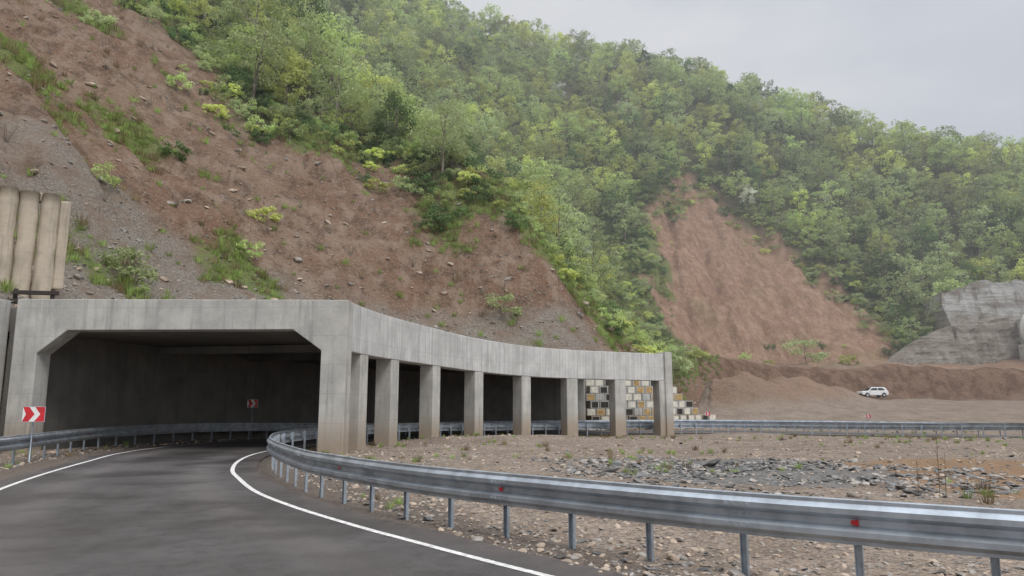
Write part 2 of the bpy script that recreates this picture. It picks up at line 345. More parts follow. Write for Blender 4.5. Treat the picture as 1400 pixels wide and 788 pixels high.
bank=w_*ss(-.5,.8,d)*(1-ss(5,7.5,d))
wl=1-ss(sH,sI,s)
gr_lim=np.interp(s,[sP-20,sP,sP+8,sE,sH,sI],[10,13,20,15,9,7])
gravel=wl*(1-ss(-3,3,d-gr_lim+8*fbm(x/8,y/8,43)))*ss(.5,1.5,d)
def grassmask(x,y,d,s,forest,fq):
    gul=np.exp(-((s-(sI-1))/9)**2)*ss(2,8,d)
    gul=np.maximum(gul,ss(5,12,x)*(1-ss(30,42,x))*ss(95,108,y)*.9)
    return np.clip(ss(.12,.45,fbm(x/8,y/8,51,5)+.7*gul+.25*ss(-14,0,fq)),0,1)*ss(2,7,d)*(1-forest)*(1-.6*(x>42)*(y>135))
grass=grassmask(x,y,d,s,forest,fq)
scar=np.maximum(ss(28,38,x)*(1-ss(98,112,x))*ss(128,140,y),.65*ss(22,30,x)*ss(90,105,y))*(1-forest)
slate=ss(.0,1.,1.35-np.hypot((x-7.5)/4.8,(y-23)/5.5))*(d<0)
red=ss(0,1,1.4-np.hypot((x-15)/6.,(y-21)/8.))*(d<0)
edge=ss(6.6,4.2,rd)*(d<0)
A={'a_forest':forest,'a_flat':flat,'a_gravel':gravel*(1-forest),'a_grass':grass*(1-bank),'a_scar':scar,'a_slate':slate,'a_red':red,'a_edge':edge,'a_bank':bank}
nx=len(X);ny=len(Y)
ii=np.arange(nx*ny).reshape(ny,nx)
F=np.stack([ii[:-1,:-1],ii[:-1,1:],ii[1:,1:],ii[1:,:-1]],-1).reshape(-1,4)
me=bpy.data.meshes.new('terrain');me.vertices.add(nx*ny);me.vertices.foreach_set('co',np.stack([x,y,z],1).ravel().astype(np.float32))
me.loops.add(F.size);me.loops.foreach_set('vertex_index',F.ravel().astype(np.int32))
me.polygons.add(len(F));me.polygons.foreach_set('loop_start',(np.arange(len(F))*4).astype(np.int32));me.polygons.foreach_set('loop_total',np.full(len(F),4,np.int32))
me.polygons.foreach_set('use_smooth',np.ones(len(F),bool));me.update();me.validate()
for k,a in A.items():
    at=me.attributes.new(k,'FLOAT','POINT');at.data.foreach_set('value',a.astype(np.float32))
me.materials.append(M_TER);ter=bpy.data.objects.new('hillside_terrain',me);COL.objects.link(ter)
# ------------------------------------------------------------ road
Rr=resamp(offset(RLINE,-.75),nR);Lr=resamp(offset(LLINE,.6),nR)
V=[];F=[];ac=[];K=9
for i in range(nR):
    jr=.07*float(fbm(np.array(i/2.5),np.array(0.),61));jl=.07*float(fbm(np.array(i/2.5),np.array(5.),62))
    for k in range(K):
        q=k/(K-1);q=q+(jr if k==K-1 else 0)/7+(jl if k==0 else 0)/7
        p=Lr[i]*(1-q)+Rr[i]*q;V.append((p[0],p[1],float(ground(p[0],p[1]))+.004));ac.append(7.2*k/(K-1))
for i in range(nR-1):
    for k in range(K-1):
        a=i*K+k;F.append((a,a+1,a+K+1,a+K)[::-1])
mkobj('road',V,F,M_ASP,None,True,attrs={'across':ac})
def line(P,w):
    V=[];F=[];A=offset(P,w/2);B=offset(P,-w/2)
    for a,b in zip(A,B):
        for q in (a,b): V.append((q[0],q[1],float(ground(q[0],q[1]))+.009))
    for i in range(len(P)-1): F.append((2*i,2*i+1,2*i+3,2*i+2)[::-1])
    return V,F
acc=Acc();acc.add(*line(RLINE,.12));acc.add(*line(LLINE,.12));acc.obj('road_edge_markings',M_LINE)
# ------------------------------------------------------------ gallery
gal=empty('rockfall_gallery')
PP=catmull(PILLARS,.5)
i0=int(np.argmin(np.hypot(TOEF[:,0]+21.2,TOEF[:,1]-32)));i1=int(np.argmin(np.hypot(TOEF[:,0]-6.5,TOEF[:,1]-70.3)))
WP=TOEF[i0:i1+1]
bevel(sweep('outer_beam',PP[1:],[(-.45,4.25),(-.45,6.4),(.45,6.4),(.45,4.25)],M_CON,ground,gal),.04)
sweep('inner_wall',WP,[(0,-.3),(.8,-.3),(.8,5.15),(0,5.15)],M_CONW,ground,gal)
A1=resamp(offset(PP[1:],.452),90);B1=resamp(offset(WP,2.6),90);V=[];F=[]
for i in range(90):
    for q,zz in ((A1[i],5.152),(A1[i],6.2),(B1[i],6.2),(B1[i],5.152)): V.append((q[0],q[1],zz+float(ground(q[0],q[1]))))
for i in range(89):
    for j in range(4): a=i*4+j;b=i*4+(j+1)%4;F.append((a,b,b+4,a+4))
F+= [(0,3,2,1),tuple(89*4+j for j in range(4))]
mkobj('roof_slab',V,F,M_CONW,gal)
def frame(name,a,b,th,mat,colw=1.07):
    a=np.array(a);b=np.array(b);L=np.linalg.norm(b-a);u=(b-a)/L;n=np.array([-u[1],u[0]])
    o=[(0,-.3),(0,6.5),(L,6.4),(L,-.3),(L-colw,-.3),(L-colw,4.25),(L-colw-1.25,5.14),(colw+1.25,5.14),(colw,4.15),(colw,-.3)]
    V=[];k=len(o)
    for dpt in (0,th):
        for (q,zz) in o:
            w=a+u*q+n*dpt;V.append((w[0],w[1],zz+float(ground(w[0],w[1]))))
    F=[tuple(range(k))[::-1],tuple(range(k,2*k))]+[(i,(i+1)%k,(i+1)%k+k,i+k) for i in range(k)]
    ob=mkobj(name,V,F,mat,gal,attrs={'along':[v[0]*.33 for v in V]});bevel(ob,.03);return ob
frame('entrance_portal',(-21.4,31.35),(-7.0,30.9),.95,M_CONP)
tt=tang(PP)
acc=Acc()
for p in PILLARS[1:]:
    k=int(np.argmin(np.hypot(PP[:,0]-p[0],PP[:,1]-p[1])));a=math.atan2(tt[k,1],tt[k,0])
    acc.box(p[0],p[1],float(ground(*p))-.4,4.252+float(ground(*p)),1.0,.86,ang=a)
bevel(acc.obj('pillars',M_CONP,gal),.035)
k=len(PP)-1;a=math.atan2(tt[k,1],tt[k,0]);e=PP[k]+tt[k]*.36
acc=Acc();acc.box(e[0],e[1],-.8,6.15,.7,1.2,ang=a)
w=WP[-1];mid=(e+w)/2;LL=np.linalg.norm(w-e);aa=math.atan2(w[1]-e[1],w[0]-e[0])
acc.box(mid[0],mid[1],4.4,5.95,LL-.9,.7,ang=aa);acc.box(w[0],w[1],-.8,6.05,1.0,.9,ang=aa)
bevel(acc.obj('exit_portal',M_CONP,gal),.03)
acc=Acc()
for p in PILLARS[2:]:
    kk=int(np.argmin(np.hypot(PP[:,0]-p[0],PP[:,1]-p[1])));q=np.array(p)
    w=WP[int(np.argmin(np.hypot(WP[:,0]-(q[0]-tt[kk,1]*13),WP[:,1]-(q[1]+tt[kk,0]*13))))]
    mid=(q+w)/2;acc.box(mid[0],mid[1],4.7,5.1,np.linalg.norm(w-q)-1.0,.6,ang=math.atan2(w[1]-q[1],w[0]-q[0]))
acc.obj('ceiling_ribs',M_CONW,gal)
acc=Acc();acc.box(-22.1,28.2,-.3,6.45,.8,7.0,ang=.06);bevel(acc.obj('wing_wall',M_CONP,gal),.03)
# ------------------------------------------------------------ guardrails
W=[(0,.95),(.035,.94),(.035,.90),(.10,.85),(.10,.79),(.005,.735),(.005,.665),(.10,.61),(.10,.55),(.035,.50),(.035,.465),(0,.455)]
def rail(name,P,side,post,blk=True):
    e=empty(name)
    prof=[(side*(o+.13),zz) for o,zz in W];prof+= [(side*(o+.124),zz) for o,zz in W[::-1]]
    if side<0: prof=prof[::-1]
    sweep('w_beam',P,prof,M_STEEL,ground,e)
    t=tang(P);s=np.concatenate([[0],np.cumsum(np.linalg.norm(np.diff(P,axis=0),axis=1))])
    ac=Acc();ac3=Acc();q=.3;c=0
    while q<s[-1]:
        p=np.array([np.interp(q,s,P[:,0]),np.interp(q,s,P[:,1])]);tx=np.array([np.interp(q,s,t[:,0]),np.interp(q,s,t[:,1])]);n=np.array([-tx[1],tx[0]])
        a=math.atan2(tx[1],tx[0]);g=float(ground(*p))
        ac.box(p[0],p[1],g-.4,g+.86,.07,.012,ang=a)
        for sg in (-1,1): ac.box(*(p+tx*sg*.038+n*side*.03),g-.4,g+.86,.008,.06,ang=a)
        if blk:
            b=p+n*side*.09;ac.box(b[0],b[1],g+.58,g+.82,.12,.06,ang=a)
        if c%3==0:
            for (o0,z0),(o1,z1) in zip(W[:-1],W[1:]):
                Vq=[]
                for du in (-.18,.18):
                    for oo,zq in ((o0,z0),(o1,z1)):
                        w=p+tx*du+n*side*(.13+oo+.004);Vq.append((w[0],w[1],g+zq))
                ac.add(Vq,[(0,1,3,2)],1)
            for du in (-.13,-.05,.05,.13):
                for zz,oo in ((.82,.10),(.70,.005),(.58,.10)):
                    w=p+tx*du+n*side*(.13+oo+.008);ac.box(w[0],w[1],g+zz-.014,g+zz+.014,.028,.018,ang=a)
        if c%4==1:
            w=p+n*side*.165;ac3.add([(w[0]-tx[0]*.04,w[1]-tx[1]*.04,g+.665),(w[0]+tx[0]*.04,w[1]+tx[1]*.04,g+.68),(w[0]+tx[0]*.04,w[1]+tx[1]*.04,g+.72),(w[0]-tx[0]*.04,w[1]-tx[1]*.04,g+.735),(p[0]+n[0]*side*.15,p[1]+n[1]*side*.15,g+.70)],[(0,1,2,3),(0,4,1),(1,4,2),(2,4,3),(3,4,0)])
        q+=post;c+=1
    ac.obj('posts',[M_STEELP,M_STEEL],e);ac3.obj('reflectors',M_RED,e);return e
rail('guardrail',RRAIL,1,1.28);rail('guardrail',LRAIL,-1,1.5)
# ------------------------------------------------------------ signs
def chevron_sign(loc,rz,w=.7,h=.55,zc=1.65):
    e=empty('chevron_sign',loc,rz)
    a=Acc();a.box(0,0,zc-h/2,zc+h/2,w,.02,m=0)
    y0=-.014;a.box(0,y0+.001,zc-h/2+.02,zc+h/2-.02,w-.04,.006,m=1)
    t=.17*w/.7;x0=-w*.2
    V=[(x0,y0-.006,zc+h/2-.02),(x0+t,y0-.006,zc+h/2-.02),(x0+2*t,y0-.006,zc),(x0+t,y0-.006,zc-h/2+.02),(x0,y0-.006,zc-h/2+.02),(x0+t,y0-.006,zc)]
    a.add(V,[(0,5,2,1),(5,4,3,2)],2)
    V=[(-w/2+.02,y0-.006,zc+h/2-.02),(-w/2+.02,y0-.006,zc-h/2+.02),(-w/2+.12,y0-.006,zc)]
    a.add(V,[(0,1,2)],2)
    a.obj('board',[M_STEELP,M_RED,M_WHITE],e)
    a=Acc();a.tube([(0,.035,-.3),(0,.035,zc+h/2-.05)],[.025,.025],10);a.obj('post',M_STEELP,e,True);return e
chevron_sign((-16.95,26.3,0),math.radians(28))
chevron_sign((-16.25,46.4,-.05),math.radians(15),.65,.5,2.1)
chevron_sign((19.2,72.9,float(terrain(19.2,72.9))),math.radians(-10),.5,.4,1.5)
chevron_sign((31.6,65.9,float(terrain(31.6,65.9))),math.radians(-25),.45,.36,1.4)
# ------------------------------------------------------------ stacked block wall
e=empty('stacked_block_wall');acc=Acc();r=np.random.RandomState(5)
bp=catmull([(7.6,70.9),(13.5,72.7),(20.0,76.0)],.98);bt=tang(bp);nb=len(bp)
for i,p in enumerate(bp):
    rows=7 if i<nb-6 else max(2,7-(i-(nb-7)))
    for k in range(rows):
        g=float(ground(*p));an=math.atan2(bt[i,1],bt[i,0])+r.uniform(-.05,.05)
        q=p-np.array([-bt[i,1],bt[i,0]])*(.25-.06*k+r.uniform(-.06,.06))+bt[i]*(.4*(k%2)-.2)
        acc.box(q[0],q[1],g-.1+k*.7,g-.1+k*.7+.67,.9,.8,ang=an,m=3)
        f=q+np.array([bt[i,1],-bt[i,0]])*.404
        c=r.choice([0,1,2,3],p=[.40,.33,.19,.08])
        acc.box(f[0],f[1],g-.1+k*.7+.06,g-.1+k*.7+.61,.78*r.uniform(.75,1),.02,ang=an,m=int(c))
bevel(acc.obj('blocks',[M_CREAM,M_OCHRE,M_BLACK,M_CONP],e),.02,1)
# ------------------------------------------------------------ bored pile wall and timber barrier
e=empty('pile_retaining_wall');acc=Acc();r=np.random.RandomState(8)
for i in range(10):
    t=i/9;px_=-31.6+7.0*t;py_=33.4+4.4*t;ztop=13.6-.65*t+r.uniform(-.12,.12)
    P=[(px_+r.uniform(-.03,.03),py_+r.uniform(-.03,.03),zz) for zz in np.linspace(6,ztop,12)]
    acc.tube(P,[.44+r.uniform(-.03,.03) for _ in P],18)
acc.obj('piles',M_PILE,e,True)
acc=Acc();a_=math.atan2(4.4,7.0);acc.box(-28.0,35.95,12.6,13.1,8.2,.45,ang=a_);acc.box(-24.1,38.3,8,12.8,.5,.35,ang=a_)
bevel(acc.obj('capping_beam',M_PILE,e),.08)
e=empty('timber_barrier');acc=Acc()
zt=float(terrain(-23.2,35.2))
for k in range(3): acc.box(-23.4+.1*k,35.2+.02*k,zt+.2+k*.42,zt+.4+k*.42,2.0,.16,ang=.1+.05*k)
for dx in (-.9,.8): acc.box(-23.3+dx,35.35+dx*.1,zt-.5,zt+1.35,.16,.14,ang=.1)
bevel(acc.obj('timbers',M_DARK,e),.015,1)
# ------------------------------------------------------------ shotcrete rock cut + tunnel portal ring
e=empty('shotcrete_retaining_wall')
V=[];F=[];xs=np.arange(84,175,.8);nv=30
HT=np.interp(xs,[84,90,98,105,106,120,175],[.5,3,7,10,19,20.5,20])
for i,xx in enumerate(xs):
    y0=171.0;zb=float(terrain(xx,y0))-1;hh=HT[i]+.3*float(fbm(np.array(xx/3),np.array(3.),7))
    for j in range(nv+1):
        t=j/nv;zz=zb+1+hh*t if j else zb
        ledge=2.6*float(ss(.50,.53,t)) if hh>14 else 0
        yy=y0+.30*hh*t+ledge+(.9 if t<.5 else .2)*float(fbm(np.array(xx/4),np.array(zz/2.2),4))+.25*float(fbm(np.array(xx/1.3),np.array(zz/1.3),5))
        V.append((xx,yy,zz))
    V.append((xx,y0+.36*hh+12,zb+hh-1))
k=nv+2
for i in range(len(xs)-1):
    for j in range(k-1): a=i*k+j;F.append((a,a+k,a+k+1,a+1))
mkobj('rock_cut_face',V,F,M_SHOT,e,False)
e=empty('tunnel_portal');cx,cz,yy=123.6,19.2,168.2
n=40;V=[];F=[]
for k in range(n):
    a=2*math.pi*k/n
    for R,yo in ((5.3,0),(5.3,1.6),(3.9,1.6),(3.9,0)): V.append((cx+R*math.cos(a),yy+yo,cz+R*math.sin(a)))
for k in range(n):
    for j in range(4): F.append((k*4+j,k*4+(j+1)%4,((k+1)%n)*4+(j+1)%4,((k+1)%n)*4+j))
mkobj('lining_ring',V,F,M_WHITE,e)
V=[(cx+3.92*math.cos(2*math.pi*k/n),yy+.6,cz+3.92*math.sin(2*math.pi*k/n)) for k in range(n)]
mkobj('bore_shade_disc',V,[tuple(range(n))],M_BORESHADE,e)  # flat near-black disc, the tunnel's inner shade painted as colour
acc=Acc();acc.box(cx-4,yy-1,10,15.5,5,4);acc.box(cx+4,yy-1,10,14.2,7,4);acc.box(cx+1,yy+3.4,10,22,9,3.4);bevel(acc.obj('plinth',M_CONP,e),.1)
# ------------------------------------------------------------ car (white compact suv)
cx,cy=57.6,118.;e=empty('suv_car',(cx,cy,float(terrain(cx,cy))+.02),math.radians(4))
def prism(outl,w0,w1,name,mat,ztop=None,bw=.04):
    V=[];k=len(outl)
    zs=[p[1] for p in outl];zm,zM=min(zs),max(zs)
    for sg in (-1,1):
        for (a,b) in outl:
            t=(b-zm)/(zM-zm);V.append((a,sg*(w0+(w1-w0)*t),b))
    F=[tuple(range(k)),tuple(range(2*k-1,k-1,-1))]+[(i,i+k,(i+1)%k+k,(i+1)%k) for i in range(k)]
    o=mkobj(name,V,F,mat,e);bevel(o,bw,2);return o
prism([(-2.15,.42),(-2.2,.62),(-2.12,.92),(-1.15,1.03),(1.75,1.06),(2.12,.98),(2.18,.55),(2.1,.38),(1.78,.36),(1.68,.62),(1.4,.76),(1.12,.62),(1.02,.34),(-.98,.34),(-1.08,.62),(-1.36,.76),(-1.64,.62),(-1.74,.40)],.88,.86,'body',M_CARW,bw=.05)
prism([(-1.2,1.0),(-.45,1.56),(-.2,1.62),(1.5,1.6),(1.75,1.5),(2.05,1.0)],.84,.64,'cabin',M_CARW)
prism([(-.95,1.10),(-.42,1.46),(.35,1.48),(.35,1.10)],.845,.705,'front_side_windows',M_GLASS,bw=.01)
prism([(.47,1.10),(.47,1.48),(1.25,1.47),(1.62,1.18),(1.6,1.10)],.845,.705,'rear_side_windows',M_GLASS,bw=.01)
acc=Acc()
acc.add([(-1.16,-.72,1.04),(-1.16,.72,1.04),(-.47,.6,1.555),(-.47,-.6,1.555)],[(0,1,2,3)],0)
acc.add([(2.06,-.72,1.04),(2.06,.72,1.04),(1.80,.6,1.48),(1.80,-.6,1.48)],[(3,2,1,0)],0);acc.obj('windscreens',M_GLASS,e)
acc=Acc()
for wx in (-1.36,1.4):
    for sg in (-1,1):
        acc.tube([(wx,sg*.70,.34),(wx,sg*.90,.34)],[.34,.34],20,0);acc.tube([(wx,sg*.90,.34),(wx,sg*.915,.34)],[.2,.19],14,1)
acc.obj('wheels',[M_TYRE,M_STEELP],e)
acc=Acc();acc.box(-2.15,0,.40,.62,.16,1.6,m=0);acc.box(2.15,0,.38,.60,.16,1.6,m=0)
for sg in (-1,1): acc.box(-2.13,sg*.66,.72,.88,.1,.3,m=1);acc.box(2.13,sg*.76,.72,1.0,.1,.16,m=2);acc.box(-.85,sg*.96,1.02,1.16,.12,.2,m=3);acc.box(.6,sg*.56,1.64,1.68,1.6,.05,m=0)
bevel(acc.obj('trim_and_lights',[M_BLACK,M_WHITE,M_RED,M_CARW],e),.02,1)
# ------------------------------------------------------------ trees
def tree_mesh(name,H,R,seed,leaf,nc=30,per=85,lf=.36,cz=.60,rz=.38,kind='d'):
    r=np.random.RandomState(seed);a=Acc()
    bend=r.uniform(-.05,.05,2)*H
    tp=[(bend[0]*t*t+.1*math.sin(5*t+seed),bend[1]*t*t,H*.86*t-.3) for t in np.linspace(0,1,7)]
    a.tube(tp,[.017*H*(1-.85*t)+.012 for t in np.linspace(0,1,7)],5,0)
    C=[]
    for i in range(nc):
        if kind=='c':
            t=(i+.5)/nc;zz=H*(.12+.85*t);rr=R*(1-t)*r.uniform(.4,1);an=r.uniform(0,6.28);C.append((rr*math.cos(an),rr*math.sin(an),zz,R*.28*(1.15-t)))
        else:
            v=r.normal(size=3);v/=np.linalg.norm(v);k=r.uniform(.35,1)**.6
            C.append((v[0]*R*k+bend[0]*.5,v[1]*R*k+bend[1]*.5,H*cz+v[2]*H*rz*k,R*r.uniform(.18,.36)))
    for c in C[:: (3 if kind=='d' else 6)]:
        z0=max(.2*H,min(.7*H,c[2]-.25*H*r.uniform(.4,1)));b0=np.array([bend[0]*(z0/H)**2,bend[1]*(z0/H)**2,z0]);e=np.array(c[:3])
        m=(b0+e)/2+np.array([0,0,-.03*H]);a.tube([b0,m,e],[.007*H,.004*H,.002*H],3,0)
    nl=len(C)*per
    cc=np.repeat(np.array(C),per,axis=0)
    v=r.normal(size=(nl,3));v/=np.linalg.norm(v,axis=1)[:,None];v*=(r.uniform(.25,1,nl)**.5)[:,None]*cc[:,3:4]*r.uniform(.8,1.3,(nl,1))
    v[:,2]*=.6;p=cc[:,:3]+v
    n=r.normal(size=(nl,3))*.7+np.array([0,0,.8])+v/ (np.linalg.norm(v,axis=1)[:,None]+.01)*.6;n/=np.linalg.norm(n,axis=1)[:,None]
    u=np.cross(n,r.normal(size=(nl,3)));u/=np.linalg.norm(u,axis=1)[:,None];w=np.cross(n,u)
    sz=(lf*r.uniform(.5,1.2,nl))[:,None]
    Q=np.stack([p-u*sz*.5,p+w*sz*.34,p+u*sz*.5,p-w*sz*.34],1).reshape(-1,3)
    V=np.concatenate([np.array([tuple(q) for q in a.V]),Q]);o=len(a.V)
    F=a.F+[(o+4*i,o+4*i+1,o+4*i+2,o+4*i+3) for i in range(nl)]
    cl=np.repeat(r.rand(len(C)),per)*.6+r.rand(nl)*.4
    return mkobj(name,V,F,[M_BARK,LEAF[leaf]],None,False,a.M+[1]*nl,{'lv':np.concatenate([np.zeros(o),np.repeat(cl,4)])},link=False)
spec=[(11,3.8,0),(12,4.1,1),(10,3.4,1),(12.5,4.3,2),(11,3.8,2),(9.5,3.3,0),(11.5,3.8,3),(12,3.5,2),(10.5,3.8,1)]
def kinds(cname,nc,per,lf):
    TC=bpy.data.collections.new(cname)
    for i,(H,R,l) in enumerate(spec): TC.objects.link(tree_mesh(cname+'_%02d'%i,H,R,100+i,l,nc=nc+3*(i%3),per=per,lf=lf))
    TC.objects.link(tree_mesh(cname+'_09',13,2.6,200,3,nc=nc*2,per=int(per*.6),lf=lf,kind='c'))
    TC.objects.link(tree_mesh(cname+'_10',8.5,3.0,201,4,nc=nc,per=per,lf=lf))
    return TC
TF=kinds('far_tree',28,26,.62);TN=kinds('near_tree',36,62,.36)
SH=bpy.data.collections.new('shrub_kinds')
for i,(h,R,l) in enumerate([(2.4,1.7,1),(2.0,1.5,3),(1.6,1.4,0),(2.8,1.9,2)]): SH.objects.link(tree_mesh('shrub_%02d'%i,h,R,300+i,l,nc=18,per=50,lf=.24,cz=.45,rz=.42))
def twig(name,seed):
    a=Acc();r=np.random.RandomState(seed)
    for i in range(14):
        an=r.uniform(0,6.28);l=r.uniform(.5,1.3);k=r.uniform(.2,.8);e=np.array([math.cos(an)*k*l,math.sin(an)*k*l,l]);m=e*.5+r.normal(size=3)*.06
        a.tube([(0,0,-.1),m,e],[.015,.010,.004],3)
        for q in range(3): b=m+(e-m)*r.rand();a.tube([b,b+r.normal(size=3)*.16+np.array([0,0,.14])],[.007,.003],3)
    return a.obj(name,M_BARK,link=False)
for i in (4,5): SH.objects.link(twig('shrub_%02d'%i,i))
def scatter(name,P,S,R,I,coll):
    me=bpy.data.meshes.new(name);me.from_pydata([tuple(p) for p in P],[],[])
    a=me.attributes.new('scl','FLOAT','POINT');a.data.foreach_set('value',np.asarray(S,np.float32))
    a=me.attributes.new('rot','FLOAT_VECTOR','POINT');a.data.foreach_set('vector',np.asarray(R,np.float32).ravel())
    a=me.attributes.new('idx','INT','POINT');a.data.foreach_set('value',np.asarray(I,np.int32))
    ob=bpy.data.objects.new(name,me);COL.objects.link(ob)
    ng=bpy.data.node_groups.new(name+'_instances','GeometryNodeTree')
    ng.interface.new_socket('Geometry',in_out='INPUT',socket_type='NodeSocketGeometry');ng.interface.new_socket('Geometry',in_out='OUTPUT',socket_type='NodeSocketGeometry')
    gi=ng.nodes.new('NodeGroupInput');go=ng.nodes.new('NodeGroupOutput');ip=ng.nodes.new('GeometryNodeInstanceOnPoints')
    ci=ng.nodes.new('GeometryNodeCollectionInfo');ci.inputs['Collection'].default_value=coll;ci.inputs['Separate Children'].default_value=True;ci.inputs['Reset Children'].default_value=True
    def na(n,t):
        q=ng.nodes.new('GeometryNodeInputNamedAttribute');q.data_type=t;q.inputs[0].default_value=n;return [o for o in q.outputs if o.enabled and o.name=='Attribute'][0]
    L=ng.links.new
    L(gi.outputs[0],ip.inputs['Points']);L(ci.outputs[0],ip.inputs['Instance']);ip.inputs['Pick Instance'].default_value=True
    L(na('idx','INT'),ip.inputs['Instance Index']);L(na('rot','FLOAT_VECTOR'),ip.inputs['Rotation']);L(na('scl','FLOAT'),ip.inputs['Scale'])
    L(ip.outputs[0],go.inputs[0]);md=ob.modifiers.new('instances','NODES');md.node_group=ng;return ob
def nocut(x,y): return ~(((x>84)&(x<174)&(y<176))|((x>104)&(x<174)&(y<182)))
gx,gy=np.meshgrid(np.arange(-230,330,5.2),np.arange(40,316,5.2));px=gx.ravel()+rs.uniform(-2.4,2.4,gx.size);py=gy.ravel()+rs.uniform(-2.4,2.4,gx.size)
k=(np.abs(px)<.85*py+10);px=px[k];py=py[k]
tz,td,ts,_=terrain(px,py,True);fz,fq=zones(px,py,td,ts)
k=(fz>.5)&nocut(px,py);px,py,tz,td,ts,fq=px[k],py[k],tz[k],td[k],ts[k],fq[k]
n=len(px);idx=rs.choice(11,n,p=[.13,.14,.13,.10,.11,.11,.07,.08,.11,.01,.01])
cl=fbm(px/25,py/25,61);idx=np.where((cl>.15)&(rs.rand(n)<.45),rs.choice([0,5,1],n),idx);idx=np.where((cl<-.2)&(rs.rand(n)<.45),rs.choice([6,3,7],n),idx)
rot=np.stack([rs.uniform(-.08,.08,n),rs.uniform(-.08,.08,n),rs.uniform(0,6.28,n)],1)
S=rs.uniform(.65,1.35,n)*np.where(fq<6,.85,1)
nr=np.hypot(px,py)<135
scatter('forest_trees',np.stack([px,py,tz-.2],1)[~nr],S[~nr],rot[~nr],idx[~nr],TF)
scatter('forest_edge_trees',np.stack([px,py,tz-.2],1)[nr],S[nr],rot[nr],idx[nr],TN)
ntree=n
px=rs.uniform(-110,170,24000);py=rs.uniform(45,240,24000);k=np.abs(px)<.85*py+10;px,py=px[k],py[k];tz,td,ts,_=terrain(px,py,True);fz,fq=zones(px,py,td,ts)
gm=grassmask(px,py,td,ts,fz,fq)
pr=np.exp(-(fq/5)**2)*.8+gm*.08*(td>4)+ (np.exp(-((ts-sI)/7)**2)*.12)*(td>5)*(fq<0)+.35*(px>4)*(px<36)*(py>95)*gm+.4*(fz>.5)*(fq<16)
k=(rs.rand(len(px))<pr)&(td>3)&nocut(px,py);P1=np.stack([px,py,tz-.1],1)[k];n1_=k.sum();I1=rs.randint(0,4,n1_);S1=rs.uniform(.35,1.35,n1_)
k=(rs.rand(len(px))<.04+.12*(fbm(px/10,py/10,88)>.1))&(td>8)&(fz<.5)&(py<120);P2=np.stack([px,py,tz],1)[k];n2_=k.sum();I2=rs.randint(4,6,n2_);S2=rs.uniform(.4,1.2,n2_)
P=np.concatenate([P1,P2]);n=len(P)
scatter('shrubs',P,np.concatenate([S1,S2]),np.stack([np.zeros(n),np.zeros(n),rs.uniform(0,6.28,n)],1),np.concatenate([I1,I2]),SH)
for (bx,by,sc,kk) in [(-25.5,74,1.3,2),(-.8,76,1.1,3),(60,150,2.2,3),(-33,57,.9,0),(70,152,1.5,2),(15.5,86,1.2,2)]:
    o=bpy.data.objects.new('green_bush',bpy.data.meshes['shrub_%02d'%kk]);COL.objects.link(o);o.location=(bx,by,float(terrain(bx,by))-.1);o.scale=(sc,)*3
# ------------------------------------------------------------ grass tufts
def tuft(name,seed,n=40,h=.32,mat=None,spread=.22):
    r=np.random.RandomState(seed);V=[];F=[]
    for i in range(n):
        a=r.uniform(0,6.28);d0=spread*r.uniform(0,1);b=np.array([math.cos(a)*d0,math.sin(a)*d0,-.03]);hh=h*r.uniform(.5,1.2);l=np.array([math.cos(a),math.sin(a),0])*hh*r.uniform(.1,.7)
        s_=np.array([-math.sin(a),math.cos(a),0])*.012*r.uniform(.8,1.6);o=len(V)
        V+=[b-s_,b+s_,b+l*.4+np.array([0,0,hh*.6])+s_*.7,b+l*.4+np.array([0,0,hh*.6])-s_*.7,b+l+np.array([0,0,hh])];F+=[(o,o+1,o+2,o+3),(o+3,o+2,o+4)]
    return mkobj(name,V,F,mat or M_GRASS,link=False)
GC=bpy.data.collections.new('grass_kinds')
for i in range(3): GC.objects.link(tuft('tuft_%02d'%i,i))
GC.objects.link(tuft('tuft_03',9,30,.4,M_STRAW))
px=rs.uniform(-60,40,60000);py=rs.uniform(32,190,60000);k=(np.abs(px)<.85*py)&((py<110)|(px>0));px,py=px[k],py[k];tz,td,ts,_=terrain(px,py,True);fz,fq=zones(px,py,td,ts);gm=grassmask(px,py,td,ts,fz,fq)
k=(rs.rand(len(px))<gm*.7+.02*(td>4))&(td>2.5)&(fz<.5);px,py,tz=px[k],py[k],tz[k];P1=np.stack([px,py,tz],1);S1=rs.uniform(1.0,2.6,len(px))
px=rs.uniform(-22,40,2600);py=rs.uniform(8,70,2600);tz,td,ts,trd=terrain(px,py,True);cl=fbm(px/4,py/4,71)
k=(td<-.5)&(trd>4.3)&(cl>.12);P2=np.stack([px,py,tz],1)[k];S2=rs.uniform(.25,.75,k.sum())
P=np.concatenate([P1,P2]);S=np.concatenate([S1,S2]);n=len(P)
scatter('grass',P,S,np.stack([np.zeros(n),np.zeros(n),rs.uniform(0,6.28,n)],1),rs.choice(4,n,p=[.27,.27,.22,.24]),GC)
